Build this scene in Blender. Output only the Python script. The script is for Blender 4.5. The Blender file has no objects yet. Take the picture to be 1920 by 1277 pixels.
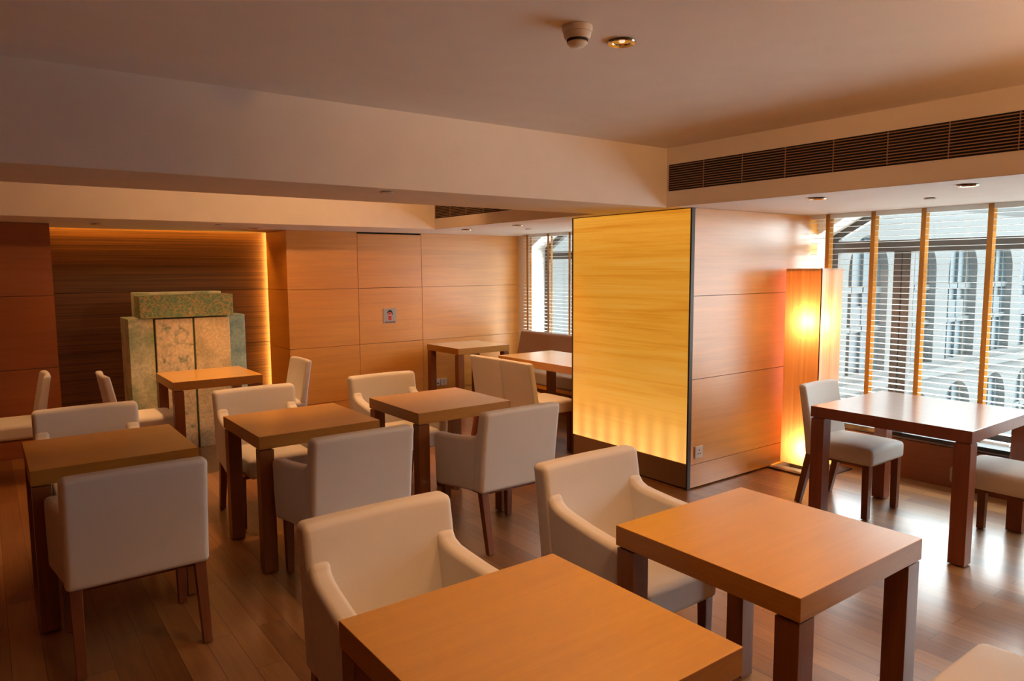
import bpy, bmesh, math, random
from mathutils import Vector, Matrix
random.seed(7)
PI = math.pi
SC = bpy.context.scene
COL = SC.collection

# ---------------------------------------------------------------- camera, world, exposure
def setup_camera():
    yaw, pitch, roll = 0.638084530, -0.100316049, -0.00627432175
    f = Vector((math.cos(pitch)*math.sin(yaw), math.cos(pitch)*math.cos(yaw), math.sin(pitch)))
    r = Vector((math.cos(yaw), -math.sin(yaw), 0)); u = r.cross(f)
    r2 = r*math.cos(roll) + u*math.sin(roll); u2 = -r*math.sin(roll) + u*math.cos(roll)
    cam = bpy.data.cameras.new('camera'); o = bpy.data.objects.new('camera', cam); COL.objects.link(o)
    m = Matrix((( r2.x, u2.x, -f.x, 0.0), (r2.y, u2.y, -f.y, 0.0), (r2.z, u2.z, -f.z, 1.62), (0, 0, 0, 1)))
    o.matrix_world = m
    cam.sensor_width = 36; cam.lens = 1338.456/1920*36; cam.clip_start = 0.05; cam.clip_end = 200
    SC.camera = o
setup_camera()
SC.view_settings.view_transform = 'Standard'; SC.view_settings.look = 'None'
SC.view_settings.exposure = 0.0; SC.view_settings.gamma = 1.0; SC.view_settings.use_curve_mapping = False
SC.cycles.use_denoising = True
SC.cycles.max_bounces = 10; SC.cycles.diffuse_bounces = 6; SC.cycles.glossy_bounces = 4
SC.cycles.transparent_max_bounces = 16; SC.cycles.sample_clamp_indirect = 4.0
SC.cycles.caustics_reflective = False; SC.cycles.caustics_refractive = False
W = bpy.data.worlds.new('world'); SC.world = W; W.use_nodes = True
def sky():
    # overcast sky: milky near the horizon, much brighter overhead, bright paved ground below
    t = W.node_tree; bg = t.nodes['Background']; bg.inputs[0].default_value = (0.93, 0.99, 1.0, 1)
    tc = t.nodes.new('ShaderNodeTexCoord'); sp = t.nodes.new('ShaderNodeSeparateXYZ'); t.links.new(tc.outputs['Generated'], sp.inputs[0])
    r = t.nodes.new('ShaderNodeValToRGB'); e = r.color_ramp.elements
    mr = t.nodes.new('ShaderNodeMapRange'); mr.inputs[1].default_value = -1; mr.inputs[2].default_value = 1; t.links.new(sp.outputs['Z'], mr.inputs[0])
    pts = [(0.36, SKY_LOW), (0.43, SKY_HOR), (0.61, SKY_HOR), (0.68, SKY_TOP)]
    while len(e) < 4: e.new(0.5)
    for k, (p, v) in enumerate(pts): e[k].position = p; e[k].color = (v/32, v/32, v/32, 1)
    t.links.new(mr.outputs[0], r.inputs[0])
    m = t.nodes.new('ShaderNodeMath'); m.operation = 'MULTIPLY'; m.inputs[1].default_value = 32
    t.links.new(r.outputs[0], m.inputs[0]); t.links.new(m.outputs[0], bg.inputs[1])
SKY_LOW, SKY_HOR, SKY_TOP = 13.0, 0.60, 24.0
sky()

def look(o, d):
    o.rotation_euler = Vector(d).to_track_quat('-Z', 'Y').to_euler()
def sun():
    l = bpy.data.lights.new('daylight', 'SUN'); l.energy = 7.5; l.angle = math.radians(70); l.color = (0.88, 0.97, 1.0)
    o = bpy.data.objects.new('daylight', l); COL.objects.link(o); o.location = (12, 2, 8); look(o, (-0.82, 0.30, -0.50))
sun()
WARM = (1.0, 0.47, 0.17)
def spot(x, y, z, power, size=150, blend=0.9, d=(0, 0, -1), r=0.04, col=WARM):
    l = bpy.data.lights.new('lamp', 'SPOT'); l.energy = power; l.spot_size = math.radians(size); l.spot_blend = blend
    l.shadow_soft_size = r; l.color = col
    o = bpy.data.objects.new('lamp', l); COL.objects.link(o); o.location = (x, y, z); look(o, d)
def area(loc, d, sx, sy, power, col=WARM):
    l = bpy.data.lights.new('light_strip', 'AREA'); l.shape = 'RECTANGLE'; l.size = sx; l.size_y = sy; l.energy = power; l.color = col
    o = bpy.data.objects.new('light_strip', l); COL.objects.link(o); o.location = loc; look(o, d); return o

# ---------------------------------------------------------------- materials
def newmat(name):
    m = bpy.data.materials.new(name); m.use_nodes = True
    return m, m.node_tree, m.node_tree.nodes['Principled BSDF']
def plain(name, col, rough=0.6, metal=0.0, spec=0.5, bump=0.0, bscale=300, coat=0.0):
    m, t, b = newmat(name)
    b.inputs['Base Color'].default_value = (*col, 1); b.inputs['Roughness'].default_value = rough
    b.inputs['Metallic'].default_value = metal; b.inputs['Specular IOR Level'].default_value = spec
    b.inputs['Coat Weight'].default_value = coat
    n = t.nodes.new('ShaderNodeTexNoise'); tc = t.nodes.new('ShaderNodeTexCoord'); t.links.new(tc.outputs['Object'], n.inputs['Vector'])
    n.inputs['Scale'].default_value = 6 if not bump else bscale
    if bump:
        bp = t.nodes.new('ShaderNodeBump'); bp.inputs['Strength'].default_value = bump; bp.inputs['Distance'].default_value = 0.002
        t.links.new(n.outputs['Fac'], bp.inputs['Height']); t.links.new(bp.outputs['Normal'], b.inputs['Normal'])
    n2 = t.nodes.new('ShaderNodeTexNoise'); n2.inputs['Scale'].default_value = 5; n2.inputs['Detail'].default_value = 4
    t.links.new(tc.outputs['Object'], n2.inputs['Vector'])
    mx = t.nodes.new('ShaderNodeMix'); mx.data_type = 'RGBA'
    mx.inputs[6].default_value = (*[c*0.93 for c in col], 1); mx.inputs[7].default_value = (*[min(1, c*1.04) for c in col], 1)
    t.links.new(n2.outputs['Fac'], mx.inputs[0]); t.links.new(mx.outputs[2], b.inputs['Base Color'])
    return m
def ramp(t, stops):
    r = t.nodes.new('ShaderNodeValToRGB'); e = r.color_ramp.elements
    while len(e) < len(stops): e.new(0.5)
    for k, (p, c) in enumerate(stops): e[k].position = p; e[k].color = (*c, 1)
    return r
def grain(t, sc, detail=6, dist=0.6, island=True):
    """streak factor: noise stretched along one axis, moved per loose panel"""
    tc = t.nodes.new('ShaderNodeTexCoord'); mp = t.nodes.new('ShaderNodeMapping'); mp.inputs['Scale'].default_value = sc
    t.links.new(tc.outputs['Object'], mp.inputs['Vector'])
    vec = mp.outputs['Vector']
    if island:
        g = t.nodes.new('ShaderNodeNewGeometry'); ml = t.nodes.new('ShaderNodeMath'); ml.operation = 'MULTIPLY'; ml.inputs[1].default_value = 37.0
        t.links.new(g.outputs['Random Per Island'], ml.inputs[0])
        ad = t.nodes.new('ShaderNodeVectorMath'); ad.operation = 'ADD'
        t.links.new(vec, ad.inputs[0]); t.links.new(ml.outputs[0], ad.inputs[1]); vec = ad.outputs[0]
    n = t.nodes.new('ShaderNodeTexNoise'); n.inputs['Scale'].default_value = 1.0; n.inputs['Detail'].default_value = detail
    n.inputs['Distortion'].default_value = dist; t.links.new(vec, n.inputs['Vector'])
    return n.outputs['Fac'], vec
def wood(name, dark, light, sc, rough=0.3, coat=0.0, coat_ior=1.5, coat_rough=0.15, fine=6.0, island=True, spec=0.5):
    m, t, b = newmat(name)
    f1, vec = grain(t, sc, island=island)
    v2 = t.nodes.new('ShaderNodeVectorMath'); v2.operation = 'MULTIPLY'; v2.inputs[1].default_value = (fine, fine, fine); t.links.new(vec, v2.inputs[0])
    n2 = t.nodes.new('ShaderNodeTexNoise'); n2.inputs['Scale'].default_value = 1.0; n2.inputs['Detail'].default_value = 3; t.links.new(v2.outputs[0], n2.inputs['Vector'])
    mixf = t.nodes.new('ShaderNodeMix'); mixf.inputs[0].default_value = 0.4
    t.links.new(f1, mixf.inputs[2]); t.links.new(n2.outputs['Fac'], mixf.inputs[3])
    r = ramp(t, [(0.36, dark), (0.64, light)]); t.links.new(mixf.outputs[0], r.inputs[0]); t.links.new(r.outputs[0], b.inputs['Base Color'])
    b.inputs['Roughness'].default_value = rough; b.inputs['Specular IOR Level'].default_value = spec
    b.inputs['Coat Weight'].default_value = coat; b.inputs['Coat IOR'].default_value = coat_ior; b.inputs['Coat Roughness'].default_value = coat_rough
    return m

M = {}
M['table'] = wood('table_veneer', (0.62, 0.31, 0.026), (0.70, 0.37, 0.036), (1.2, 22, 22), rough=0.32, coat=1.0, coat_ior=1.85, coat_rough=0.3)
M['table_edge'] = wood('darker_table_side', (0.36, 0.15, 0.025), (0.44, 0.20, 0.035), (2, 2, 30), rough=0.35)  # side faces of the top, darker than its upper face
M['table_leg'] = wood('table_leg_veneer', (0.17, 0.052, 0.014), (0.22, 0.075, 0.02), (26, 26, 1.5), rough=0.35)
M['dark_table'] = wood('cherry_table_veneer', (0.28, 0.085, 0.033), (0.34, 0.11, 0.042), (26, 1.2, 26), rough=0.3, coat=1.0, coat_ior=2.8, coat_rough=0.13)
M['dark_leg'] = wood('cherry_leg_veneer', (0.20, 0.050, 0.018), (0.26, 0.07, 0.027), (26, 26, 1.5), rough=0.35)
M['chair_leg'] = wood('chair_leg_wood', (0.15, 0.045, 0.018), (0.21, 0.07, 0.028), (30, 30, 1.5), rough=0.35)
M['panel'] = wood('wall_panel_veneer', (0.66, 0.245, 0.012), (0.80, 0.32, 0.022), (0.55, 0.55, 13), rough=0.36, coat=1.0, coat_ior=2.15, coat_rough=0.33, fine=5)
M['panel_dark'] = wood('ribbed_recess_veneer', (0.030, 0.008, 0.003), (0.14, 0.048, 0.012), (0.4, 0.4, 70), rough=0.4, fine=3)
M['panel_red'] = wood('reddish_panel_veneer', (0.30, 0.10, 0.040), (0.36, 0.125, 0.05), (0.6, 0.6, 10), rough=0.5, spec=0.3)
M['dark_board'] = wood('dark_red_board', (0.13, 0.035, 0.016), (0.17, 0.05, 0.022), (3, 0.7, 12), rough=0.35)
M['fabric'] = plain('white_upholstery', (0.72, 0.70, 0.67), 0.75, spec=0.3, bump=0.25, bscale=420)
M['bench_fabric'] = plain('brown_bench_fabric', (0.36, 0.22, 0.15), 0.8, spec=0.2, bump=0.2, bscale=300)
M['bench_seat'] = plain('bench_seat_fabric', (0.50, 0.44, 0.38), 0.5, spec=0.5, bump=0.1, bscale=300)
M['paint'] = plain('matt_white_paint', (0.84, 0.80, 0.76), 0.7, spec=0.25)
M['dark_metal'] = plain('dark_bronze_metal', (0.055, 0.042, 0.036), 0.38, metal=0.3, spec=0.6)
M['frame_light'] = plain('bronze_mullion_metal', (0.13, 0.085, 0.055), 0.35, metal=0.5)
M['black'] = plain('black_void', (0.01, 0.009, 0.008), 0.8)
M['pad'] = plain('plastic_foot', (0.03, 0.03, 0.03), 0.6)
M['plinth'] = plain('bronze_plinth', (0.26, 0.15, 0.075), 0.4, metal=0.15)
M['grille'] = plain('grille_louvre', (0.34, 0.21, 0.14), 0.5)
M['chrome'] = plain('downlight_chrome', (0.75, 0.66, 0.52), 0.15, metal=1.0)
M['white_plastic'] = plain('white_plastic', (0.72, 0.68, 0.62), 0.4)
M['grey_plate'] = plain('steel_plate', (0.42, 0.38, 0.36), 0.45, metal=0.2)
M['red'] = plain('red_enamel', (0.60, 0.02, 0.03), 0.4)
M['sill'] = plain('dark_sill_stone', (0.02, 0.02, 0.022), 0.15)
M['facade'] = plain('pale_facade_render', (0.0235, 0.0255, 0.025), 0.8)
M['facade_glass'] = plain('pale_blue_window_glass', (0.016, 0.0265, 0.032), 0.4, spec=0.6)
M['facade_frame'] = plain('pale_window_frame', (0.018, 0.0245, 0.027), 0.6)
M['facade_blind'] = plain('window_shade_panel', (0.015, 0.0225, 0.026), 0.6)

def mat_translucent(name, col, amt):
    m, t, b = newmat(name); b.inputs['Base Color'].default_value = (*col, 1); b.inputs['Roughness'].default_value = 0.7
    tr = t.nodes.new('ShaderNodeBsdfTranslucent'); tr.inputs[0].default_value = (*col, 1)
    mx = t.nodes.new('ShaderNodeMixShader'); mx.inputs[0].default_value = amt
    t.links.new(b.outputs[0], mx.inputs[1]); t.links.new(tr.outputs[0], mx.inputs[2])
    t.links.new(mx.outputs[0], t.nodes['Material Output'].inputs['Surface']); return m
M['slat'] = mat_translucent('ivory_blind_slat', (0.86, 0.87, 0.85), 0.3)
M['tape'] = mat_translucent('ochre_ladder_tape', (0.62, 0.36, 0.11), 0.4)

def mat_glass():
    m, t, b = newmat('window_glass'); t.nodes.remove(b)
    g = t.nodes.new('ShaderNodeBsdfGlossy'); g.inputs['Roughness'].default_value = 0.02
    tr = t.nodes.new('ShaderNodeBsdfTransparent'); tr.inputs[0].default_value = (0.95, 0.98, 0.98, 1)
    lw = t.nodes.new('ShaderNodeLayerWeight'); lw.inputs[0].default_value = 0.5
    pw = t.nodes.new('ShaderNodeMath'); pw.operation = 'POWER'; pw.inputs[1].default_value = 5; t.links.new(lw.outputs['Facing'], pw.inputs[0])
    fr = t.nodes.new('ShaderNodeMath'); fr.operation = 'MULTIPLY_ADD'; fr.inputs[1].default_value = 0.5; fr.inputs[2].default_value = 0.03; t.links.new(pw.outputs[0], fr.inputs[0])
    mx = t.nodes.new('ShaderNodeMixShader'); t.links.new(fr.outputs[0], mx.inputs[0]); t.links.new(tr.outputs[0], mx.inputs[1]); t.links.new(g.outputs[0], mx.inputs[2])
    t.links.new(mx.outputs[0], t.nodes['Material Output'].inputs['Surface']); return m
M['glass'] = mat_glass()

def mat_lamp_shade():
    m, t, b = newmat('veneer_lamp_shade')
    f, vec = grain(t, (38, 38, 1.2), island=False)
    r = ramp(t, [(0.35, (0.66, 0.34, 0.12)), (0.65, (0.80, 0.46, 0.18))]); t.links.new(f, r.inputs[0])
    t.links.new(r.outputs[0], b.inputs['Base Color']); b.inputs['Roughness'].default_value = 0.35; b.inputs['Coat Weight'].default_value = 1; b.inputs['Coat IOR'].default_value = 2.0; b.inputs['Coat Roughness'].default_value = 0.25
    tr = t.nodes.new('ShaderNodeBsdfTranslucent'); t.links.new(r.outputs[0], tr.inputs[0])
    mx = t.nodes.new('ShaderNodeMixShader'); mx.inputs[0].default_value = 0.3
    t.links.new(b.outputs[0], mx.inputs[1]); t.links.new(tr.outputs[0], mx.inputs[2])
    t.links.new(mx.outputs[0], t.nodes['Material Output'].inputs['Surface']); return m
M['shade'] = mat_lamp_shade()

def mat_luminous():
    """backlit veneer sheet: tubes stand behind its foot and head, so it gives off most light there"""
    m, t, b = newmat('backlit_veneer')
    f, vec = grain(t, (0.5, 0.7, 11), island=False, dist=0.9)
    v2 = t.nodes.new('ShaderNodeVectorMath'); v2.operation = 'MULTIPLY'; v2.inputs[1].default_value = (1, 1.2, 9); t.links.new(vec, v2.inputs[0])
    n2 = t.nodes.new('ShaderNodeTexNoise'); n2.inputs['Scale'].default_value = 1; t.links.new(v2.outputs[0], n2.inputs['Vector'])
    mf = t.nodes.new('ShaderNodeMix'); mf.inputs[0].default_value = 0.35; t.links.new(f, mf.inputs[2]); t.links.new(n2.outputs['Fac'], mf.inputs[3])
    r = ramp(t, [(0.30, (0.80, 0.27, 0.014)), (0.5, (1.0, 0.42, 0.036)), (0.70, (1.0, 0.50, 0.075))]); t.links.new(mf.outputs[0], r.inputs[0])
    tc = t.nodes.new('ShaderNodeTexCoord'); sp = t.nodes.new('ShaderNodeSeparateXYZ'); t.links.new(tc.outputs['Object'], sp.inputs[0])
    mr = t.nodes.new('ShaderNodeMapRange'); mr.inputs[1].default_value = 0.19; mr.inputs[2].default_value = 0.95; mr.inputs[3].default_value = 1.0; mr.inputs[4].default_value = 0.0
    t.links.new(sp.outputs['Z'], mr.inputs[0])
    pw = t.nodes.new('ShaderNodeMath'); pw.operation = 'POWER'; pw.inputs[1].default_value = 1.7; t.links.new(mr.outputs[0], pw.inputs[0])
    # row of tubes behind the foot: soft bright spots along Y
    sn = t.nodes.new('ShaderNodeMath'); sn.operation = 'SINE'; my = t.nodes.new('ShaderNodeMath'); my.operation = 'MULTIPLY'; my.inputs[1].default_value = 2*PI/0.155
    t.links.new(sp.outputs['Y'], my.inputs[0]); t.links.new(my.outputs[0], sn.inputs[0])
    mr2 = t.nodes.new('ShaderNodeMapRange'); mr2.inputs[1].default_value = 0.19; mr2.inputs[2].default_value = 0.55; mr2.inputs[3].default_value = 0.24; mr2.inputs[4].default_value = 0.0
    t.links.new(sp.outputs['Z'], mr2.inputs[0])
    sm = t.nodes.new('ShaderNodeMath'); sm.operation = 'MULTIPLY'; t.links.new(sn.outputs[0], sm.inputs[0]); t.links.new(mr2.outputs[0], sm.inputs[1])
    a1 = t.nodes.new('ShaderNodeMath'); a1.operation = 'MULTIPLY_ADD'; a1.inputs[1].default_value = 0.58; a1.inputs[2].default_value = 0.60; t.links.new(pw.outputs[0], a1.inputs[0])
    a2 = t.nodes.new('ShaderNodeMath'); t.links.new(a1.outputs[0], a2.inputs[0]); t.links.new(sm.outputs[0], a2.inputs[1])
    mr3 = t.nodes.new('ShaderNodeMapRange'); mr3.inputs[1].default_value = 1.6; mr3.inputs[2].default_value = 2.04; mr3.inputs[3].default_value = 0.0; mr3.inputs[4].default_value = 0.12
    t.links.new(sp.outputs['Z'], mr3.inputs[0]); a3 = t.nodes.new('ShaderNodeMath'); t.links.new(a2.outputs[0], a3.inputs[0]); t.links.new(mr3.outputs[0], a3.inputs[1])
    # light softens towards white where strongest
    mw = t.nodes.new('ShaderNodeMix'); mw.data_type = 'RGBA'; mw.inputs[7].default_value = (1.0, 0.50, 0.14, 1); t.links.new(r.outputs[0], mw.inputs[6])
    pm = t.nodes.new('ShaderNodeMath'); pm.operation = 'MULTIPLY'; pm.inputs[1].default_value = 0.8; t.links.new(pw.outputs[0], pm.inputs[0]); t.links.new(pm.outputs[0], mw.inputs[0])
    t.links.new(mw.outputs[2], b.inputs['Emission Color']); t.links.new(a3.outputs[0], b.inputs['Emission Strength'])
    b.inputs['Base Color'].default_value = (0.25, 0.10, 0.02, 1); b.inputs['Roughness'].default_value = 0.18
    b.inputs['Specular IOR Level'].default_value = 0.6
    return m
M['luminous'] = mat_luminous()

def mat_floor():
    m, t, b = newmat('oak_plank_floor')
    tc = t.nodes.new('ShaderNodeTexCoord'); mp = t.nodes.new('ShaderNodeMapping'); mp.inputs['Rotation'].default_value = (0, 0, PI/2)
    t.links.new(tc.outputs['Object'], mp.inputs['Vector'])
    br = t.nodes.new('ShaderNodeTexBrick'); br.inputs['Scale'].default_value = 1; br.inputs['Brick Width'].default_value = 0.95; br.inputs['Row Height'].default_value = 0.115
    br.inputs['Mortar Size'].default_value = 0.0012; br.inputs['Color1'].default_value = (0, 0, 0, 1); br.inputs['Color2'].default_value = (1, 1, 1, 1); br.inputs['Mortar'].default_value = (0.2, 0.2, 0.2, 1)
    br.offset = 0.37; br.inputs['Bias'].default_value = 0
    t.links.new(mp.outputs[0], br.inputs['Vector'])
    mp2 = t.nodes.new('ShaderNodeMapping'); mp2.inputs['Scale'].default_value = (30, 1.5, 1); t.links.new(tc.outputs['Object'], mp2.inputs['Vector'])
    ad = t.nodes.new('ShaderNodeVectorMath'); ad.operation = 'MULTIPLY_ADD'; ad.inputs[1].default_value = (7, 7, 7)
    t.links.new(br.outputs['Color'], ad.inputs[0]); t.links.new(mp2.outputs[0], ad.inputs[2])
    n = t.nodes.new('ShaderNodeTexNoise'); n.inputs['Scale'].default_value = 1; n.inputs['Detail'].default_value = 6; n.inputs['Distortion'].default_value = 1.0; t.links.new(ad.outputs[0], n.inputs['Vector'])
    mx = t.nodes.new('ShaderNodeMix'); mx.inputs[0].default_value = 0.45; t.links.new(n.outputs['Fac'], mx.inputs[2]); t.links.new(br.outputs['Color'], mx.inputs[3])
    r = ramp(t, [(0.25, (0.17, 0.068, 0.020)), (0.5, (0.25, 0.108, 0.034)), (0.78, (0.35, 0.165, 0.055))]); t.links.new(mx.outputs[0], r.inputs[0])
    mm = t.nodes.new('ShaderNodeMix'); mm.data_type = 'RGBA'; mm.inputs[7].default_value = (0.05, 0.02, 0.01, 1); t.links.new(br.outputs['Fac'], mm.inputs[0]); t.links.new(r.outputs[0], mm.inputs[6])
    t.links.new(mm.outputs[2], b.inputs['Base Color'])
    b.inputs['Roughness'].default_value = 0.34
    b.inputs['Coat Weight'].default_value = 0.6; b.inputs['Coat IOR'].default_value = 1.6; b.inputs['Coat Roughness'].default_value = 0.24
    bp = t.nodes.new('ShaderNodeBump'); bp.inputs['Strength'].default_value = 0.12; bp.inputs['Distance'].default_value = 0.002
    t.links.new(n.outputs['Fac'], bp.inputs['Height']); t.links.new(bp.outputs[0], b.inputs['Normal'])
    return m
M['floor'] = mat_floor()

def mat_stone(name, base, spot_col, scale, amt, style='blotch'):
    m, t, b = newmat(name)
    tc = t.nodes.new('ShaderNodeTexCoord')
    n = t.nodes.new('ShaderNodeTexNoise'); n.inputs['Scale'].default_value = scale; n.inputs['Detail'].default_value = 8; n.inputs['Distortion'].default_value = 0.8
    t.links.new(tc.outputs['Object'], n.inputs['Vector'])
    lo, hi = 0.5 - amt, 0.72
    if style == 'cells': lo, hi = 0.35, 0.50
    r = ramp(t, [(lo, base), (hi, spot_col)])
    fac = n.outputs['Fac']
    if style == 'cells':
        v = t.nodes.new('ShaderNodeTexVoronoi'); v.inputs['Scale'].default_value = scale*2.2
        w = t.nodes.new('ShaderNodeVectorMath'); w.operation = 'MULTIPLY_ADD'; w.inputs[1].default_value = (0.12, 0.12, 0.12)
        t.links.new(n.outputs['Color'], w.inputs[0]); t.links.new(tc.outputs['Object'], w.inputs[2]); t.links.new(w.outputs[0], v.inputs['Vector'])
        v.feature = 'DISTANCE_TO_EDGE'
        sc = t.nodes.new('ShaderNodeMath'); sc.operation = 'MULTIPLY'; sc.inputs[1].default_value = 1.5; t.links.new(v.outputs['Distance'], sc.inputs[0])
        ad = t.nodes.new('ShaderNodeMath'); ad.operation = 'MULTIPLY_ADD'; ad.inputs[1].default_value = 0.55; t.links.new(n.outputs['Fac'], ad.inputs[0]); t.links.new(sc.outputs[0], ad.inputs[2]); fac = ad.outputs[0]
    t.links.new(fac, r.inputs[0])
    n2 = t.nodes.new('ShaderNodeTexNoise'); n2.inputs['Scale'].default_value = 45; n2.inputs['Detail'].default_value = 5; t.links.new(tc.outputs['Object'], n2.inputs['Vector'])
    r2 = ramp(t, [(0.3, (0.72, 0.72, 0.70)), (0.7, (1.05, 1.05, 1.05))]); t.links.new(n2.outputs['Fac'], r2.inputs[0])
    mu = t.nodes.new('ShaderNodeMix'); mu.data_type = 'RGBA'; mu.blend_type = 'MULTIPLY'; mu.inputs[0].default_value = 1
    t.links.new(r.outputs[0], mu.inputs[6]); t.links.new(r2.outputs[0], mu.inputs[7]); t.links.new(mu.outputs[2], b.inputs['Base Color'])
    b.inputs['Roughness'].default_value = 0.5
    bp = t.nodes.new('ShaderNodeBump'); bp.inputs['Strength'].default_value = 0.3; bp.inputs['Distance'].default_value = 0.004
    t.links.new(n2.outputs['Fac'], bp.inputs['Height']); t.links.new(bp.outputs[0], b.inputs['Normal'])
    return m
M['stone_left'] = mat_stone('jade_stone_pale', (0.74, 0.76, 0.56), (0.24, 0.42, 0.26), 3.2, 0.04)
M['stone_spot'] = mat_stone('cream_stone_spotted', (0.76, 0.66, 0.46), (0.24, 0.32, 0.24), 14, -0.04)
M['stone_cream'] = mat_stone('cream_stone_plain', (0.76, 0.64, 0.40), (0.46, 0.42, 0.26), 4, 0.02)
M['stone_blue'] = mat_stone('blue_green_stone', (0.44, 0.62, 0.58), (0.18, 0.36, 0.40), 6, 0.12)
M['stone_green'] = mat_stone('green_cell_stone', (0.44, 0.36, 0.16), (0.15, 0.31, 0.17), 12, 0.12, 'cells')
M['stone_seam'] = plain('dark_green_seam', (0.03, 0.09, 0.06), 0.6)

# ---------------------------------------------------------------- builders
class MB:
    def __init__(s): s.bm = bmesh.new()
    def hexa(s, p):     # 8 points: bottom ring 0-3 ccw, top ring 4-7
        v = [s.bm.verts.new(q) for q in p]
        for f in ((3, 2, 1, 0), (4, 5, 6, 7), (0, 1, 5, 4), (1, 2, 6, 5), (2, 3, 7, 6), (3, 0, 4, 7)): s.bm.faces.new([v[i] for i in f])
        return s
    def box(s, x0, x1, y0, y1, z0, z1):
        return s.hexa([(x0, y0, z0), (x1, y0, z0), (x1, y1, z0), (x0, y1, z0), (x0, y0, z1), (x1, y0, z1), (x1, y1, z1), (x0, y1, z1)])
    def prism(s, poly, a0, a1, axis='x'):   # poly of 2-D points, extruded along an axis
        def P(a, q): return (a, q[0], q[1]) if axis == 'x' else ((q[0], a, q[1]) if axis == 'y' else (q[0], q[1], a))
        A = [s.bm.verts.new(P(a0, q)) for q in poly]; B = [s.bm.verts.new(P(a1, q)) for q in poly]
        n = len(poly)
        s.bm.faces.new(A[::-1]); s.bm.faces.new(B)
        for i in range(n): s.bm.faces.new((A[i], A[(i+1) % n], B[(i+1) % n], B[i]))
        return s
    def lathe(s, prof, c=(0, 0, 0), n=32):
        rings = []
        for r, z in prof:
            if r < 1e-5: rings.append([s.bm.verts.new((c[0], c[1], c[2]+z))])
            else: rings.append([s.bm.verts.new((c[0]+r*math.cos(2*PI*i/n), c[1]+r*math.sin(2*PI*i/n), c[2]+z)) for i in range(n)])
        for a, b in zip(rings, rings[1:]):
            for i in range(n):
                j = (i+1) % n
                if len(a) == 1 and len(b) == 1: continue
                if len(a) == 1: s.bm.faces.new((a[0], b[i], b[j]))
                elif len(b) == 1: s.bm.faces.new((a[i], a[j], b[0]))
                else: s.bm.faces.new((a[i], a[j], b[j], b[i]))
        return s
    def tube(s, pts, r, n=8):
        pts = [Vector(p) for p in pts]; prev = None
        for i, p in enumerate(pts):
            d = (pts[min(i+1, len(pts)-1)] - pts[max(i-1, 0)]).normalized()
            u = d.cross(Vector((0, 0, 1)) if abs(d.z) < 0.9 else Vector((1, 0, 0))).normalized(); w = d.cross(u)
            ring = [s.bm.verts.new(p + u*r*math.cos(2*PI*k/n) + w*r*math.sin(2*PI*k/n)) for k in range(n)]
            if prev:
                for k in range(n): s.bm.faces.new((prev[k], prev[(k+1) % n], ring[(k+1) % n], ring[k]))
            else: s.bm.faces.new(ring[::-1])
            prev = ring
        s.bm.faces.new(prev); return s
    def build(s, name, mat, parent=None, bevel=0.0, seg=2, smooth=False, loc=None):
        bmesh.ops.recalc_face_normals(s.bm, faces=s.bm.faces[:])
        me = bpy.data.meshes.new(name); s.bm.to_mesh(me); s.bm.free(); me.materials.append(mat)
        o = bpy.data.objects.new(name, me); COL.objects.link(o)
        if loc: o.location = loc
        if parent: o.parent = parent
        if bevel:
            b = o.modifiers.new('bevel', 'BEVEL'); b.width = bevel; b.segments = seg; b.limit_method = 'ANGLE'; b.angle_limit = math.radians(38)
            b.harden_normals = False
        if smooth or bevel:
            for p in me.polygons: p.use_smooth = True
            if bevel: 
                w = o.modifiers.new('wn', 'WEIGHTED_NORMAL'); w.keep_sharp = False
            elif hasattr(me, 'set_sharp_from_angle'): me.set_sharp_from_angle(angle=math.radians(40))
        return o

def thing(name, label, cat, loc=(0, 0, 0), rz=0.0, group=None):
    o = bpy.data.objects.new(name, None); COL.objects.link(o); o.location = loc; o.rotation_euler = (0, 0, rz); o.empty_display_size = 0.1
    o['label'] = label; o['category'] = cat
    if group: o['group'] = group
    return o
def tag(o, label, cat, group=None):
    o['label'] = label; o['category'] = cat
    if group: o['group'] = group
    return o
def struct(o): o['kind'] = 'structure'; return o
def copy_tree(o, parent=None):
    c = o.copy(); COL.objects.link(c)
    if parent: c.parent = parent
    for ch in [x for x in o.children]: copy_tree(ch, c)
    return c
used = set()
def place(proto, loc, rz, label, group=None, cat=None):
    o = proto if proto.name not in used else copy_tree(proto)
    used.add(proto.name)
    o.location = loc; o.rotation_euler = (0, 0, rz); o['label'] = label
    if group: o['group'] = group
    elif 'group' in o: del o['group']
    return o

# ---------------------------------------------------------------- setting
ZC, ZL = 2.445, 2.04            # high and low ceiling
XW = 5.65                       # inner face of the window wall
YB, YR = 7.476, 8.28            # back wall, back of the recess
XS = 3.90                       # face of the window-side soffit
struct(MB().box(-2.7, 5.95, -2.7, 8.5, -0.12, 0).build('floor', M['floor']))
struct(MB().box(-2.7, 5.95, -2.7, 8.5, ZC, ZC+0.12).build('ceiling', M['paint']))
struct(MB().box(XS, XW, -2.7, 8.02, ZL, ZC+0.02).build('ceiling_soffit', M['paint'], bevel=0.004))
struct(MB().box(-2.7, XS+0.01, 3.43, 4.15, ZL, ZC+0.02).build('ceiling_beam', M['paint'], bevel=0.004))
struct(MB().box(-2.7, XS+0.01, 6.62, 8.17, ZL, ZC+0.02).build('ceiling_drop', M['paint'], bevel=0.004))
struct(MB().box(-0.85, -0.75, -2.7, 8.5, 0, ZC).build('wall_left', M['panel_red']))  # unseen; set close and dark to hold light off the left side
struct(MB().box(-0.75, 5.95, -2.82, -2.7, 0, ZC).build('wall_front', M['panel_red']))  # unseen; dark veneer to cut bounced light

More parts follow.
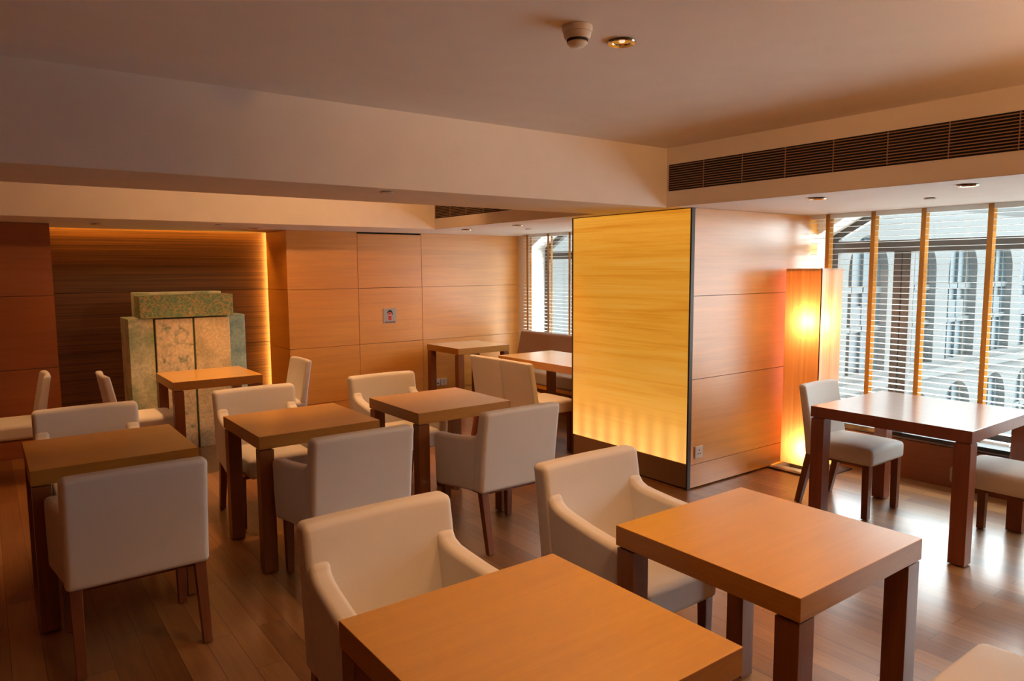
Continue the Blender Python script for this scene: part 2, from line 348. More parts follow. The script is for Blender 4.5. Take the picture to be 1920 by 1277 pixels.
def panel_wall(x0s, zs, y, th=0.03, gap=0.004):
    m = MB()
    for xa, xb in zip(x0s, x0s[1:]):
        for za, zb in zip(zs, zs[1:]): m.box(xa+gap/2, xb-gap/2, y, y+th, za+gap/2, zb-gap/2)
    return m
ZS = [0.0, 0.16, 0.776, 1.410, ZL]
# back wall: panels, a flush door, panels up to the window wall
w = struct(panel_wall([2.60, 3.40], ZS[1:], YB).build('wall_back', M['panel']))
struct(MB().box(2.66, XW, YB+0.03, YB+0.12, 0, ZL).build('wall_back_core', M['black']))
struct(panel_wall([4.215, XW], ZS[1:], YB).build('wall_back_panels', M['panel']))
struct(MB().box(2.6, 3.4, YB+0.008, YB+0.03, 0, 0.158).box(4.215, XW, YB+0.008, YB+0.03, 0, 0.158).build('baseboard_back', M['panel']))
struct(panel_wall([3.40, 4.215], [0.008, 0.776, 1.410, 2.022], YB).build('door_1', M['panel'], bevel=0.002))
# return of the recess
m = MB()
for za, zb in zip(ZS, ZS[1:]): m.box(2.60, 2.63, YB+0.002, 8.12, za+0.002, zb-0.002)
struct(m.build('wall_return', M['panel']))
struct(MB().box(2.63, 2.86, YB+0.12, 8.12, 0, ZC).box(2.84, 2.87, 8.12, YR, 0, ZC).build('wall_return_core', M['black']))
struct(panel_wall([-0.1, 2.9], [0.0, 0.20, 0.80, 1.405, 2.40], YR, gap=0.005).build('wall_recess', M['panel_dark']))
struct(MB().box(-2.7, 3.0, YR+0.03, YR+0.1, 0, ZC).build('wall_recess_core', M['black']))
# panels left of the recess
m = MB()
for xa, xb in ((-0.75, 0.515),):
    for za, zb in zip(ZS, ZS[1:]): m.box(xa+0.002, xb-0.002, YB-0.02, YB+0.02, za+0.002, zb-0.003)
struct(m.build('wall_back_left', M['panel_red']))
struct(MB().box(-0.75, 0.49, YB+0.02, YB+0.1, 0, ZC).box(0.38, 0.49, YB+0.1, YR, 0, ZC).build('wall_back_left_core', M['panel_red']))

# window wall with chamfer-topped openings
ZSILL, ZT = 0.34, 2.27
OPEN = [(0.62, 3.32), (4.52, 7.215), (-0.9, 0.30)]  # third opening is unseen, added for its daylight
def win_poly(a, b, inset=0.0):
    s = 0.17/0.30; z0 = 1.88 - inset*0.6; dy = min((ZT-1.88)/s, (b-a)*0.4)
    return [(a+inset, ZSILL+inset), (b-inset, ZSILL+inset), (b-inset, z0), (b-inset-dy+inset*0.4, ZT-inset), (a+inset+dy-inset*0.4, ZT-inset), (a+inset, z0)]
m = MB().box(XW, 5.98, -2.7, 8.5, -0.1, ZSILL).box(XW, 5.98, -2.7, 8.5, ZT, ZC+0.1)
for a, b in ((-2.7, -0.9), (0.30, 0.62), (3.32, 4.52), (7.215, 8.5)): m.box(XW, 5.98, a, b, ZSILL, ZT)
for a, b in OPEN:
    P = win_poly(a, b)
    m.prism([P[2], (b, ZT), P[3]], XW, 5.98); m.prism([P[5], P[4], (a, ZT)], XW, 5.98)
struct(m.build('wall_right', M['paint']))
struct(MB().box(5.615, XW, -2.7, 3.31, 0, 0.295).box(5.615, XW, 4.6, YB, 0, 0.295).build('baseboard_right', M['dark_board']))
for k, (a, b) in enumerate(OPEN):
    struct(MB().box(5.60, 5.95, a, b, 0.318, 0.347).build('trim_%d' % (k+1), M['sill']))
    P = win_poly(a, b); Q = win_poly(a, b, 0.055)
    fm = MB()
    n = 6
    for i in range(n):
        j = (i+1) % n
        fm.prism([P[i], P[j], Q[j], Q[i]], 5.89, 5.95)
    fm.box(5.87, 5.96, a+0.03, b-0.03, 1.735, 1.83)
    for c in ((a+0.53, b-0.59) if b-a > 2 else (a+0.6,)): fm.box(5.885, 5.955, c-0.065, c-0.003, 0.38, 1.75); fm.box(5.885, 5.955, c+0.003, c+0.065, 0.38, 1.75)
    wf = struct(fm.build('window_%d' % (k+1), M['dark_metal'], bevel=0.003))
    MB().prism(win_poly(a, b, 0.03), 5.918, 5.924).build('pane', M['glass'], wf)

# pillar between the windows
PX, PY0, PY1 = 4.04, 3.315, 4.58
m = MB()
for za, zb in zip([0.0, 0.183, 0.814, 1.417], [0.183, 0.814, 1.417, ZL]):
    m.box(PX+0.012, XW, PY0, PY0+0.03, za+(0.012 if za == 0 else 0.002), zb-0.002)
    m.box(PX+0.012, XW, PY1-0.03, PY1, za+0.002, zb-0.002)
struct(m.build('wall_pillar', M['panel']))
struct(MB().box(PX+0.03, XW, PY0+0.03, PY1-0.03, 0, ZL).build('wall_pillar_core', M['black']))
lp = thing('luminous_panel', 'tall backlit amber veneer panel glowing on the pillar above a bronze plinth', 'light panel', (0, 0, 0))
MB().box(PX, PX+0.02, PY0+0.014, PY1-0.012, 0.195, ZL-0.006).build('light_sheet', M['luminous'], lp)
MB().box(PX-0.004, PX+0.03, PY0-0.002, PY0+0.012, 0.0, ZL-0.002).box(PX-0.004, PX+0.03, PY1-0.010, PY1+0.002, 0.0, ZL-0.002).box(PX-0.001, PX+0.03, PY0+0.012, PY1-0.01, ZL-0.006, ZL-0.001).build('edge_trim', M['dark_metal'], lp)
MB().box(PX+0.004, PX+0.03, PY0+0.012, PY1-0.01, 0.012, 0.19).build('plinth', M['plinth'], lp)

# ---------------------------------------------------------------- ventilation grilles
def vent(y0, y1, label):
    t = thing('air_vent', label, 'vent', (XS, y1, 2.15))
    def L(m, n, mt): return m.build(n, mt, t, loc=(-XS, -y1, -2.15))
    L(MB().box(XS-0.002, XS+0.004, y0, y1, 2.15, 2.33), 'opening', M['black'])
    m = MB()
    for k in range(11):
        z = 2.162 + k*0.0156
        m.hexa([(XS-0.012, y0, z-0.004), (XS-0.003, y0, z), (XS-0.003, y1, z), (XS-0.012, y1, z-0.004), (XS-0.012, y0, z-0.0005), (XS-0.003, y0, z+0.0035), (XS-0.003, y1, z+0.0035), (XS-0.012, y1, z-0.0005)])
    L(m, 'louvres', M['grille'])
    y = y1-0.3
    while y > y0: L(MB().box(XS-0.008, XS-0.001, y-0.002, y+0.002, 2.153, 2.327), 'divider', M['grille']); y -= 0.3
    return t
vent(-2.0, 3.41, 'long dark slotted air grille on the soffit above the windows at the right')
vent(4.25, 6.60, 'short dark slotted air grille half hidden behind the ceiling beam')

# ---------------------------------------------------------------- ceiling fittings
def downlight_proto():
    t = thing('downlight', '', 'ceiling light')
    MB().lathe([(0.036, -0.001), (0.050, -0.004), (0.052, 0.0)], n=32).build('trim_ring', M['chrome'], t, smooth=True)
    MB().lathe([(0.037, -0.001), (0.034, 0.003), (0.020, 0.0055), (0.0, 0.0055)], n=32).build('reflector', M['chrome'], t, smooth=True)
    m, tt, b = newmat('bulb_glow'); b.inputs['Emission Color'].default_value = (1, 0.8, 0.55, 1); b.inputs['Emission Strength'].default_value = 0.8
    MB().lathe([(0.0, 0.000), (0.010, 0.002), (0.012, 0.0055)], n=16).build('bulb', m, t, smooth=True)
    return t
# fittings are let into a shallow cup below the plaster face
def disc_proto():
    t = thing('ceiling_cover_plate', '', 'ceiling cover plate')
    MB().lathe([(0.0, -0.010), (0.032, -0.010), (0.036, -0.006), (0.036, -0.004), (0.0, -0.004)], n=28).build('plate', M['white_plastic'], t, smooth=True)
    MB().lathe([(0.0, -0.004), (0.026, -0.004), (0.026, 0.0), (0.0, 0.0)], n=28).build('neck', M['black'], t, smooth=True)
    return t
dl = downlight_proto()
DL = [((1.94, 1.93, ZC), 'round brass-rimmed downlight beside the smoke detector on the high ceiling'),
      ((4.15, 2.446, ZL), 'round downlight in the window soffit nearer the pillar, above the standing lamp side'),
      ((4.15, 1.613, ZL), 'round downlight in the window soffit farthest right, above the window table'),
      ((0.856, 7.30, ZL), 'small lit downlight in the low ceiling at the left end of the stone recess'),
      ((2.22, 7.30, ZL), 'small lit downlight in the low ceiling near the right end of the recess'),
      ((4.195, 6.455, ZL), 'small downlight by the far window alcove, left of the two there'),
      ((4.216, 5.578, ZL), 'small downlight by the far window alcove, right of the two there')]
for (x, y, z), lab in DL: place(dl, (x, y, z-0.006), 0, lab)
dc = disc_proto()
for (x, y, z), lab in [((4.754, 2.056, ZL), 'small thin round cover plate on the window soffit between the two downlights'),
                       ((1.80, 3.56, ZL), 'small round cover plate under the big ceiling beam'),
                       ((1.79, 6.92, ZL), 'small round cover plate on the low ceiling in front of the stone recess'),
                       ((4.707, 6.04, ZL), 'small dark round cover plate on the alcove ceiling near the far window')]:
    place(dc, (x, y, z), 0, lab)
sd = thing('smoke_detector', 'round domed smoke detector on the high ceiling', 'smoke detector', (1.70, 1.905, ZC))
MB().lathe([(0.0, -0.001), (0.052, -0.001), (0.052, -0.012), (0.049, -0.022), (0.0, -0.022)], n=40).build('base', M['white_plastic'], sd, smooth=True)
MB().lathe([(0.0, -0.022), (0.048, -0.023), (0.046, -0.034), (0.041, -0.044), (0.0, -0.044)], n=40).build('housing', M['white_plastic'], sd, smooth=True)
MB().lathe([(0.0, -0.044), (0.036, -0.044), (0.036, -0.052), (0.0, -0.052)], n=40).build('smoke_inlet', M['black'], sd, smooth=True)
MB().lathe([(0.0, -0.052), (0.034, -0.052), (0.036, -0.056), (0.026, -0.066), (0.0, -0.070)], n=40).build('dome', M['white_plastic'], sd, smooth=True)

# ---------------------------------------------------------------- blinds
def blind(y0, y1, tapes, label, cord=None, group=None):
    t = thing('venetian_blind', label, 'blind', (5.54, y1, ZL), 0, group)
    def L(m, n, mt, **k): return m.build(n, mt, t, loc=(-5.54, -y1, -ZL), **k)
    L(MB().box(5.512, 5.568, y0, y1, ZL-0.035, ZL-0.001), 'headrail', M['slat'])
    m = MB(); z = ZL-0.062
    while z > 0.45:
        m.box(5.515, 5.565, y0, y1, z-0.0013, z+0.0013)
        z -= 0.0431
    L(m, 'slats', M['slat'])
    L(MB().box(5.514, 5.566, y0, y1, 0.395, 0.415), 'bottom_rail', M['slat'], bevel=0.003)
    for ty in tapes:
        m = MB().box(5.5115, 5.513, ty-0.017, ty+0.017, 0.395, ZL-0.002).box(5.567, 5.5685, ty-0.017, ty+0.017, 0.395, ZL-0.002)
        L(m, 'ladder_tape', M['tape'])
    if cord:
        L(MB().tube([(5.50, cord, ZL-0.03), (5.499, cord, 1.2)], 0.0012, 6), 'pull_cord', M['slat'])
        L(MB().lathe([(0, 0.03), (0.005, 0.025), (0.007, 0.0), (0, -0.002)], (5.499, cord, 1.18), 12), 'cord_knob', M['tape'], smooth=True)
    return t
blind(1.80, 3.295, [3.15, 2.785, 2.42, 1.99], 'wide-slatted ivory blind beside the standing lamp at the window', cord=3.18)
blind(0.64, 1.79, [1.60, 1.20, 0.80], 'ivory slatted blind at the right edge, behind the far end of the window table')
blind(4.62, 7.205, [7.10, 6.69, 6.30, 5.9, 5.5, 5.1, 4.75], 'ivory slatted blind in the far alcove window behind the bench', cord=6.74)

# ---------------------------------------------------------------- tables
def table_meshes(name, w, d, leg, th, mt, ml, me_, h=0.75):
    t = thing(name, '', 'table')
    top = MB().box(-w/2, w/2, -d/2, d/2, h-th, h).build('tabletop', mt, t, bevel=0.0025)
    top.data.materials.append(me_)
    for p in top.data.polygons:
        if abs(p.normal.z) < 0.5: p.material_index = 1
    i = 0.004
    for sx in (-1, 1):
        for sy in (-1, 1):
            x, y = sx*(w/2-leg/2-i), sy*(d/2-leg/2-i)
            l = MB().box(x-leg/2, x+leg/2, y-leg/2, y+leg/2, 0.006, h-th-0.007).box(x-leg/2+0.008, x+leg/2-0.008, y-leg/2+0.008, y+leg/2-0.008, h-th-0.008, h-th+0.001).build('leg', ml, t, bevel=0.0018)
            MB().lathe([(0.0, 0.0), (leg/2-0.012, 0.0), (leg/2-0.012, 0.007), (0, 0.007)], (x, y, 0), 16).build('foot', M['pad'], l)
    return t
tb = table_meshes('cafe_table', 0.695, 0.685, 0.074, 0.07, M['table'], M['table_leg'], M['table_edge'])
TB = [(1.01, 1.285, 'light orange wooden square table nearest the camera, cut off by the bottom edge'),
      (2.03, 1.34, 'light orange wooden square table at front right with one armchair behind it'),
      (1.465, 4.08, 'brown wooden square table in the middle, between two facing armchairs, left of a like table'),
      (2.425, 4.10, 'brown wooden square table with white armchairs either side, nearest the pillar'),
      (0.465, 4.05, 'dark wooden square table at left with an armchair tucked at front and back'),
      (1.505, 6.355, 'bright orange wooden table standing before the pale green stone monument')]
for x, y, lab in TB: place(tb, (x, y, 0), 0, lab, 'square cafe tables')
place(tb, (4.50, 6.93, 0), 0, 'pale wooden square table against the panelled back wall beside the bench', 'square cafe tables')
tl = table_meshes('window_table', 0.90, 0.915, 0.084, 0.068, M['dark_table'], M['dark_leg'], M['dark_leg'])
place(tl, (4.595, 1.98, 0), 0, 'large reddish square table by the right window, its top white with reflected daylight')
ta = table_meshes('alcove_table', 0.70, 1.22, 0.074, 0.07, M['table'], M['table_leg'], M['table_edge'])
place(ta, (4.50, 5.22, 0), 0, 'long wooden table in the alcove in front of the bench, cut by the pillar')

# ---------------------------------------------------------------- armchairs
def cushion(x0, x1, y0, y1, z0, z1, crown=0.012, n=10):
    m = MB(); g = []
    for i in range(n+1):
        row = []
        for j in range(n+1):
            u, v = i/n*2-1, j/n*2-1
            row.append(m.bm.verts.new((x0+(x1-x0)*i/n, y0+(y1-y0)*j/n, z1 + crown*(1-u**4)*(1-v**4))))
        g.append(row)
    for i in range(n):
        for j in range(n): m.bm.faces.new((g[i][j], g[i+1][j], g[i+1][j+1], g[i][j+1]))
    edge = [g[i][0] for i in range(n+1)] + [g[n][j] for j in range(1, n+1)] + [g[i][n] for i in range(n-1, -1, -1)] + [g[0][j] for j in range(n-1, 0, -1)]
    low = [m.bm.verts.new((v.co.x, v.co.y, z0)) for v in edge]
    for k in range(len(edge)):
        q = (k+1) % len(edge); m.bm.faces.new((edge[k], edge[q], low[q], low[k]))
    m.bm.faces.new(low[::-1]); return m
def back_slab(w, ztop, zbot, ytop, ybot, thk_top, thk_bot, curve=0.012, n=12, nz=10, bow=0.0):
    """upholstered backrest: closed grid slab leaning back; front face slightly hollow"""
    m = MB(); F, B = [], []
    for i in range(n+1):
        x = -w/2 + w*i/n; u = 2*i/n-1; fr, bk = [], []
        for j in range(nz+1):
            s = j/nz; z = zbot + (ztop-zbot)*s; yb = ybot + (ytop-ybot)*(s**1.3); th = thk_bot + (thk_top-thk_bot)*s
            zz = z - (0.004*u*u if j == nz else 0)
            bk.append(m.bm.verts.new((x, yb - bow*(1-u*u), zz))); fr.append(m.bm.verts.new((x, yb + th - curve*(1-u*u)*(0.4+0.6*s) - bow*(1-u*u), zz)))
        F.append(fr); B.append(bk)
    for i in range(n):
        for j in range(nz):
            m.bm.faces.new((F[i][j], F[i+1][j], F[i+1][j+1], F[i][j+1])); m.bm.faces.new((B[i][j], B[i][j+1], B[i+1][j+1], B[i+1][j]))
        m.bm.faces.new((F[i][nz], F[i+1][nz], B[i+1][nz], B[i][nz])); m.bm.faces.new((F[i][0], B[i][0], B[i+1][0], F[i+1][0]))
    for j in range(nz):
        m.bm.faces.new((F[0][j], F[0][j+1], B[0][j+1], B[0][j])); m.bm.faces.new((F[n][j], B[n][j], B[n][j+1], F[n][j+1]))
    return m
def leg_mesh(x, y, z1, s1, x0, y0, s0):
    return MB().hexa([(x0-s0, y0-s0, 0.004), (x0+s0, y0-s0, 0.004), (x0+s0, y0+s0, 0.004), (x0-s0, y0+s0, 0.004), (x-s1, y-s1, z1), (x+s1, y-s1, z1), (x+s1, y+s1, z1), (x-s1, y+s1, z1)])
def make_armchair():
    t = thing('armchair', '', 'armchair')
    back_slab(0.545, 0.825, 0.345, -0.292, -0.236, 0.085, 0.10, curve=0.010).build('backrest', M['fabric'], t, bevel=0.024, seg=4)
    prof = [(-0.20, 0.35), (0.04, 0.328), (0.222, 0.31), (0.238, 0.46), (0.245, 0.615), (0.225, 0.630), (0.13, 0.633), (0.02, 0.642), (-0.09, 0.656), (-0.135, 0.664), (-0.165, 0.678), (-0.182, 0.705), (-0.235, 0.715)]
    for s in (-1, 1):
        a, b = (-0.266, -0.194) if s < 0 else (0.194, 0.266)
        am = MB().prism(prof, a, b)
        for v in am.bm.verts: v.co.x += s*0.036*(v.co.y+0.2)/0.44      # the arms splay towards the front
        am.build('armrest', M['fabric'], t, bevel=0.022, seg=4)
    cushion(-0.205, 0.205, -0.16, 0.292, 0.325, 0.452, crown=0.016).build('seat', M['fabric'], t, bevel=0.026, seg=4)
    MB().box(-0.22, 0.22, -0.17, 0.22, 0.318, 0.345).build('seat_frame', M['chair_leg'], t)
    for sx in (-1, 1):
        l = leg_mesh(sx*0.235, 0.205, 0.34, 0.023, sx*0.235, 0.205, 0.018).build('leg', M['chair_leg'], t, bevel=0.002)
        MB().lathe([(0, 0), (0.012, 0), (0.012, 0.006), (0, 0.006)], (sx*0.235, 0.205, 0), 12).build('foot', M['pad'], l)
        l = leg_mesh(sx*0.235, -0.195, 0.36, 0.023, sx*0.238, -0.268, 0.018).build('leg', M['chair_leg'], t, bevel=0.002)
        MB().lathe([(0, 0), (0.012, 0), (0.012, 0.006), (0, 0.006)], (sx*0.238, -0.268, 0), 12).build('foot', M['pad'], l)
    return t
ac = make_armchair()
# back outer top sits at local y -0.292
AC = [(0.462, 3.466, 0, 'white armchair seen from behind at far left front, in deep shade before the dark table'),
      (0.458, 4.64, PI, 'white armchair facing us behind the dark left table, its back before the wall chairs'),
      (1.465, 4.71, PI, 'white armchair facing us behind the middle brown table, left of the upright side chair'),
      (1.476, 3.485, 0, 'white armchair seen from behind in the centre, drawn up to the middle brown table'),
      (2.44, 4.735, PI, 'white armchair facing us against the panelled wall, behind the table nearest the pillar'),
      (2.467, 3.495, 0, 'white armchair seen from behind at the table nearest the pillar'),
      (1.03, 1.915, PI, 'large white armchair facing us behind the front table nearest the camera'),
      (2.052, 1.98, PI, 'white armchair facing us behind the front right table, below the glowing panel')]
for x, y, r, lab in AC: place(ac, (x, y, 0), r, lab, 'white upholstered armchairs')

def make_side_chair():
    t = thing('side_chair', '', 'chair')
    back_slab(0.43, 0.825, 0.345, -0.272, -0.205, 0.055, 0.07, curve=0.018, bow=0.006).build('backrest', M['fabric'], t, bevel=0.018, seg=4)
    cushion(-0.218, 0.218, -0.205, 0.255, 0.352, 0.462, crown=0.016).build('seat', M['fabric'], t, bevel=0.026, seg=4)
    MB().box(-0.195, 0.195, -0.17, 0.22, 0.338, 0.36).build('seat_frame', M['chair_leg'], t)
    for sx in (-1, 1):
        l = leg_mesh(sx*0.19, 0.215, 0.355, 0.023, sx*0.19, 0.215, 0.020).build('leg', M['chair_leg'], t, bevel=0.002)
        MB().lathe([(0, 0), (0.013, 0), (0.013, 0.006), (0, 0.006)], (sx*0.19, 0.215, 0), 12).build('foot', M['pad'], l)
        l = leg_mesh(sx*0.19, -0.175, 0.355, 0.024, sx*0.195, -0.252, 0.019).build('leg', M['chair_leg'], t, bevel=0.002)
        MB().lathe([(0, 0), (0.013, 0), (0.013, 0.006), (0, 0.006)], (sx*0.195, -0.252, 0), 12).build('foot', M['pad'], l)
    return t
sc_ = make_side_chair()
SCH = [(4.655, 2.44, PI, 'white armless chair beside the standing lamp at the left of the window table'),
       (4.69, 1.50, 0, 'white armless chair at the right edge, tucked under the near end of the window table'),
       (3.915, 5.375, -PI/2+0.06, 'armless chair with its tan back to us at the alcove table, left of the pair'),
       (3.93, 4.918, -PI/2, 'armless chair with its tan back to us at the alcove table, nearer the pillar'),
       (0.965, 6.37, -PI/2, 'white armless chair facing right, left of the table before the stone monument'),
       (2.05, 6.32, PI/2, 'white upright armless chair turned left, between stone monument table and panelled wall'),
       (0.12, 6.70, PI/2, 'white armless chair at the far left edge, facing left with its back to the recess'),
       (2.215, 0.585, 0, 'pale seat of a chair cut off in the bottom right corner')]
for x, y, r, lab in SCH: place(sc_, (x, y, 0), r, lab, 'white armless side chairs')

# ---------------------------------------------------------------- bench in the alcove
bn = thing('banquette_bench', 'long upholstered bench with brown backrest below the far alcove window', 'bench', (5.0, 4.62, 0))
def LB(m, n, mt, **k): return m.build(n, mt, bn, loc=(-5.0, -4.62, 0), **k)
LB(MB().box(5.08, 5.5, 4.62, 7.12, 0.0, 0.265), 'base', M['panel_red'])
LB(MB().box(5.0, 5.5, 4.62, 7.12, 0.265, 0.305), 'seat_rail', M['panel'], bevel=0.003)
LB(MB().box(4.99, 5.40, 4.62, 7.12, 0.306, 0.46), 'seat', M['bench_seat'], bevel=0.03, seg=4)
LB(MB().hexa([(5.30, 4.62, 0.44), (5.50, 4.62, 0.44), (5.50, 7.10, 0.44), (5.30, 7.10, 0.44), (5.395, 4.62, 0.85), (5.50, 4.62, 0.85), (5.50, 7.10, 0.85), (5.395, 7.10, 0.85)]), 'backrest', M['bench_fabric'], bevel=0.03, seg=4)

# ---------------------------------------------------------------- standing lamp
LX, LY = 5.265, 3.105
fl = thing('floor_lamp', 'tall square veneer-shaded standing lamp glowing beside the window', 'lamp', (LX, LY, 0))
MB().box(-0.235, 0.25, -0.235, 0.195, 0.0, 0.012).build('base_plate', M['dark_metal'], fl, bevel=0.002)
MB().box(-0.10, 0.10, -0.10, 0.10, 0.012, 0.055).build('foot_block', M['dark_metal'], fl)
h = 0.15; tk = 0.004
m = MB(); ring = [(-h, -h), (h, -h), (h, h), (-h, h)]       # veneer sheets, a millimetre thick in life
lo = [m.bm.verts.new((x, y, 0.055)) for x, y in ring]; hi = [m.bm.verts.new((x, y, 1.607)) for x, y in ring]
for k in range(4): m.bm.faces.new((lo[k], lo[(k+1) % 4], hi[(k+1) % 4], hi[k]))
m.build('lamp_shade', M['shade'], fl)
MB().box(-h+0.002, h-0.002, -h+0.002, h-0.002, 1.585, 1.60).build('top_cap', M['panel'], fl)
MB().box(-h, -h+0.006, -h, -h+0.006, 0.05, 1.61).build('corner_edge', M['panel'], fl)
MB().tube([(0, 0, 0.05), (0, 0, 1.15)], 0.008, 10).build('stem', M['dark_metal'], fl)
def bulb(z, p):
    m, tt, b = newmat('lamp_bulb'); b.inputs['Emission Color'].default_value = (1, 0.72, 0.42, 1); b.inputs['Emission Strength'].default_value = 6
    MB().lathe([(0, 0.05), (0.02, 0.045), (0.03, 0.025), (0.025, 0.0), (0.012, -0.02), (0, -0.02)], (0, 0, z), 16).build('bulb', m, fl, smooth=True)
    l = bpy.data.lights.new('lamp', 'POINT'); l.energy = p; l.color = (1.0, 0.70, 0.36); l.shadow_soft_size = 0.035
    o = bpy.data.objects.new('lamp', l); COL.objects.link(o); o.location = (LX-0.065, LY-0.05, z+0.02)
bulb(1.18, 23); bulb(0.17, 30)

# ---------------------------------------------------------------- stone monument
st = thing('stone_monument', 'monument of pale green and cream stone slabs with a lintel in the recess', 'stone sculpture', (1.45, 7.1, 0))
def LS(m, n, mt, lab=None, **k):
    o = m.build(n, mt, st, loc=(-1.45, -7.1, 0), **k)
    if lab: o['label'] = lab
    return o
LS(MB().box(1.00, 1.20, 6.92, 7.34, 0, 1.205), 'slab', M['stone_left'], 'pale green left slab', bevel=0.006)
LS(MB().box(1.212, 1.520, 6.90, 7.30, 0, 1.195), 'slab', M['stone_spot'], 'cream slab with grey green spots', bevel=0.006)
LS(MB().box(1.532, 1.838, 6.89, 7.30, 0, 1.195), 'slab', M['stone_cream'], 'plain cream slab', bevel=0.006)
LS(MB().box(1.846, 2.032, 7.08, 7.36, 0, 1.20), 'slab', M['stone_blue'], 'blue green right slab', bevel=0.006)
LS(MB().box(1.088, 1.872, 6.87, 7.14, 1.206, 1.405), 'lintel', M['stone_green'], 'lintel veined like green cells', bevel=0.006)
LS(MB().box(1.10, 1.84, 7.145, 7.36, 1.206, 1.425), 'lintel', M['stone_left'], 'pale rear lintel', bevel=0.006)
LS(MB().box(1.201, 1.211, 6.93, 7.3, 0, 1.19).box(1.521, 1.531, 6.905, 7.3, 0, 1.19), 'seam', M['stone_seam'])

# ---------------------------------------------------------------- small fixtures
sg = thing('fire_extinguisher_sign', 'small square grey sign with a red fire extinguisher picture on the panelled wall', 'sign', (3.782, YB, 1.085))
MB().box(-0.082, 0.082, -0.006, 0, -0.086, 0.086).build('plate', M['grey_plate'], sg, bevel=0.001)
m = MB().prism([(-0.018, -0.048), (0.018, -0.048), (0.018, 0.028), (0.012, 0.042), (-0.012, 0.042), (-0.018, 0.028)], -0.0075, -0.006, 'y'); m.build('extinguisher_picture', M['red'], sg)
MB().box(-0.018, 0.018, -0.0082, -0.0074, 0.004, 0.013).build('picture_band', M['white_plastic'], sg)
MB().prism([(-0.034, 0.036), (-0.026, 0.052), (-0.008, 0.066), (0.014, 0.066), (0.026, 0.056), (0.034, 0.030), (0.038, 0.014), (0.030, 0.010), (0.024, 0.030), (0.016, 0.048), (0.004, 0.044), (-0.012, 0.046), (-0.022, 0.040), (-0.028, 0.030)], -0.0078, -0.006, 'y').build('hose_picture', M['black'], sg)
MB().box(-0.068, 0.068, -0.0072, -0.006, -0.080, -0.064).build('caption_strip', plain('dull_red_strip', (0.22, 0.10, 0.09), 0.5), sg)

def socket(x, y, z, label, pins=True, w=0.086):
    t = thing('wall_socket', label, 'socket', (x, y, z))
    MB().box(-w/2, w/2, -0.009, 0, -0.043, 0.043).build('face_plate', M['white_plastic'], t, bevel=0.002)
    m = MB()
    if pins: m.box(-0.004, 0.004, -0.0098, -0.009, 0.008, 0.020).box(-0.016, -0.006, -0.0098, -0.009, -0.014, -0.008).box(0.006, 0.016, -0.0098, -0.009, -0.014, -0.008)
    else: m.box(-0.025, -0.004, -0.0098, -0.009, -0.02, -0.004).box(0.004, 0.025, -0.0098, -0.009, -0.02, -0.004)
    m.build('socket_holes', M['black'], t)
    return t
socket(4.155, PY0, 0.272, 'white power socket low on the pillar side near the glowing panel')
socket(4.395, YB, 0.245, 'pale data outlet low on the back wall below the table, left of the pair', pins=False)
socket(4.492, YB, 0.245, 'pale power socket low on the back wall below the table, right of the pair')

# ---------------------------------------------------------------- building across the court
bd = thing('building', 'pale building with rows of arched blue windows seen through the blinds', 'building', (20, 9.7, -12))
def LF(m, n, mt, p=bd, **k): return m.build(n, mt, p, loc=(-20, -9.7, 12) if p is bd else None, **k)
YF = 9.7
tops = [2.45, -2.05, -6.55]; hw, hh = 1.05, 3.75
cx = [19.1 + 2.95*k for k in range(-2, 9)]
m = MB()
zmax, zmin = 3.3, -12
for i, c in enumerate(cx):
    nx = (cx[i+1] if i+1 < len(cx) else c+2.95)
    m.box(c+hw, nx-hw, YF, YF+0.6, zmin, zmax)
m.box(6.6, cx[0]-hw, YF, YF+0.6, zmin, zmax)
for c in cx:
    for z in tops:
        zs = z-hw*0.95
        arc = [(c+hw*math.cos(a*PI/14), zs+hw*0.95*math.sin(a*PI/14)) for a in range(15)]
        m.prism(arc[:8] + [(c, z+0.42), (c+hw, z+0.42)], YF, YF+0.6, 'y'); m.prism(arc[7:] + [(c-hw, z+0.42), (c, z+0.42)], YF, YF+0.6, 'y')
        m.box(c-hw, c+hw, YF, YF+0.6, z-4.5+0.42, z-hh)
    m.box(c-hw, c+hw, YF, YF+0.6, tops[0]+0.42, zmax)
for z in tops: m.box(6.6, 60, YF-0.18, YF, z-4.15, z-3.95)
LF(m, 'facade', M['facade'])
for c in cx:
    for z in tops:
        zs = z-hw*0.95
        arc = [(c+hw*math.cos(a*PI/14), zs+hw*0.95*math.sin(a*PI/14)) for a in range(15)]
        p = LF(MB().prism([(c-hw, z-hh), (c+hw, z-hh)] + arc, YF+0.22, YF+0.27, 'y'), 'window', M['facade_glass'])
        f = MB().box(c-hw, c+hw, YF+0.15, YF+0.215, z-1.55, z-1.38).box(c-hw, c+hw, YF+0.15, YF+0.215, z-2.6, z-2.45).box(c-0.025, c+0.025, YF+0.15, YF+0.215, z-hh, z-0.1).box(c-0.60, c-0.57, YF+0.15, YF+0.215, z-hh, z-0.3).box(c+0.57, c+0.60, YF+0.15, YF+0.215, z-hh, z-0.3)
        f.build('window_frame', M['facade_frame'], p)
        MB().box(c-0.55, c+0.55, YF+0.17, YF+0.218, z-2.45, z-1.9).build('window_shade', M['facade_blind'], p)

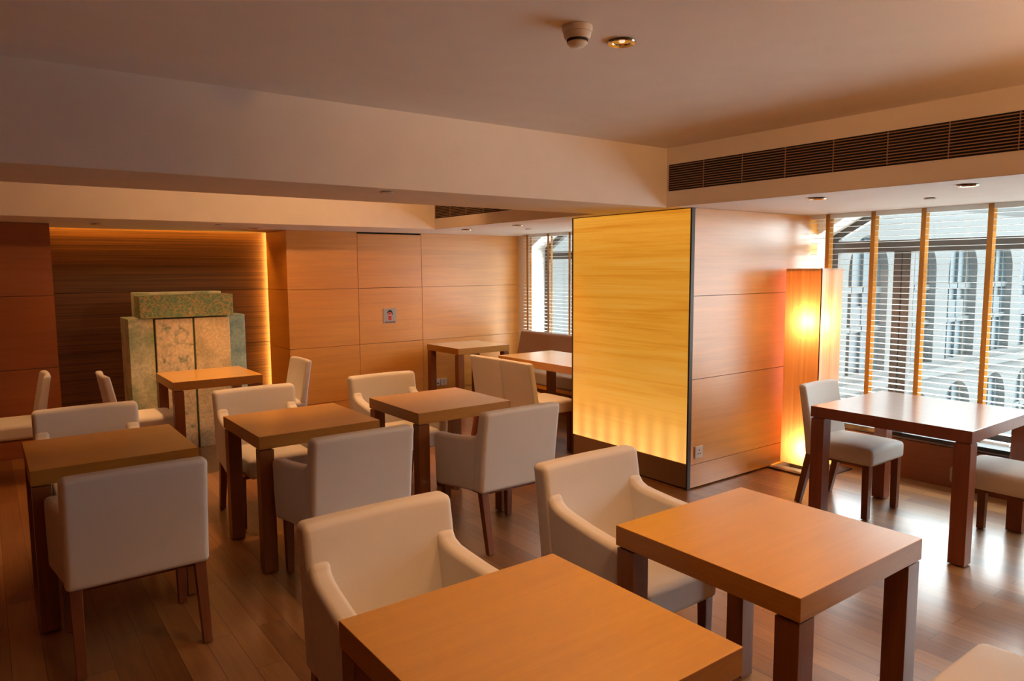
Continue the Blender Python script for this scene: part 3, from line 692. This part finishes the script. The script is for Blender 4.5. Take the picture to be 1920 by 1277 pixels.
# ---------------------------------------------------------------- light of the lamps, seen and added
spot(1.94, 1.93, ZC-0.03, 58, 105)
spot(4.15, 2.446, ZL-0.03, 8); spot(4.15, 1.613, ZL-0.03, 8)
spot(0.856, 7.20, ZL-0.03, 12, 110, 0.9, (0.15, 0.0, -1)); spot(2.22, 7.30, ZL-0.03, 12)
spot(4.195, 6.455, ZL-0.03, 8); spot(4.216, 5.578, ZL-0.03, 8)
ADDED_LIGHTS = [(2.6, 0.3, 7, 'nearest the windows', 110, (-0.1, 0.3, -1)), (1.3, 0.6, 54, 'behind the camera', 85, (-0.12, 0.35, -1)),
       (2.6, 0.0, 80, 'turned towards the big beam', 75, (0.08, 1, 0.04)), (3.2, 0.2, 25, 'turned towards the beam end', 75, (0.1, 1, 0.0)),
       (2.0, 5.2, 26, 'in the middle of the coffer behind the beam', 120, (0, 1, -0.3)), (0.7, 5.2, 12, 'at the left of the coffer behind the beam', 120, (0, 1, -0.3)), (3.2, 5.2, 28, 'at the right of the coffer behind the beam', 120, (0, 1, -0.3))]
ADDED_LIGHTS += [(1.5, 6.15, 120, 'over the table before the monument', 60, (0, 0.1, -1)), (0.25, 6.3, 50, 'over the chair at the far left', 55, (0, 0.2, -1)), (0.15, 5.55, 100, 'over the floor at the far left', 55, (0, 0, -1)),
        (3.15, 5.0, 130, 'over the passage to the alcove', 75, (0.45, 0.05, -1)), (2.5, 6.2, 50, 'over the passage by the panelled wall', 60, (-0.3, 0.1, -1))]
for k, x in enumerate((0.45, 1.45, 2.45)):
    ADDED_LIGHTS.append((x, 4.78, (28, 85, 85)[k], 'over the chairs behind the beam, %s of the row' % ('left', 'middle', 'right')[k], 62, (0, 0.05, -1)))
for x, y, p, lab, sz, d3 in ADDED_LIGHTS:  # unseen downlights added to brighten the room
    d = copy_tree(dl); d.location = (x, y, ZC-0.006); d['label'] = 'added unseen downlight ' + lab
    spot(x, y, ZC-0.05, p, sz, 0.8, d3)
# unseen light added behind the camera to wash the ceiling
def added_uplighter(x, y, p, lab):
    t = thing('added_uplighter', lab, 'lamp', (x, y, 0))
    MB().lathe([(0, 0), (0.14, 0), (0.14, 0.015), (0, 0.02)], n=28).build('base', M['dark_metal'], t, smooth=True)
    MB().tube([(0, 0, 0.015), (0, 0, 1.62)], 0.012, 10).build('pole', M['dark_metal'], t)
    MB().lathe([(0, 1.60), (0.06, 1.61), (0.15, 1.70), (0.155, 1.70), (0.065, 1.60), (0, 1.59)], n=28).build('bowl', M['plinth'], t, smooth=True)
    spot(x, y, 1.72, p, 170, 0.5, (0, 0, 1), r=0.10)
added_uplighter(3.3, -0.5, 82, 'unseen lamp added behind the camera to light the ceiling')
area((1.55, 8.225, 2.12), (0, 0.3, -1), 2.1, 0.05, 16, (1, 0.5, 0.06))
area((2.67, 8.20, 1.1), (-0.6, 0.6, 0), 0.04, 2.0, 13, (1, 0.52, 0.10))
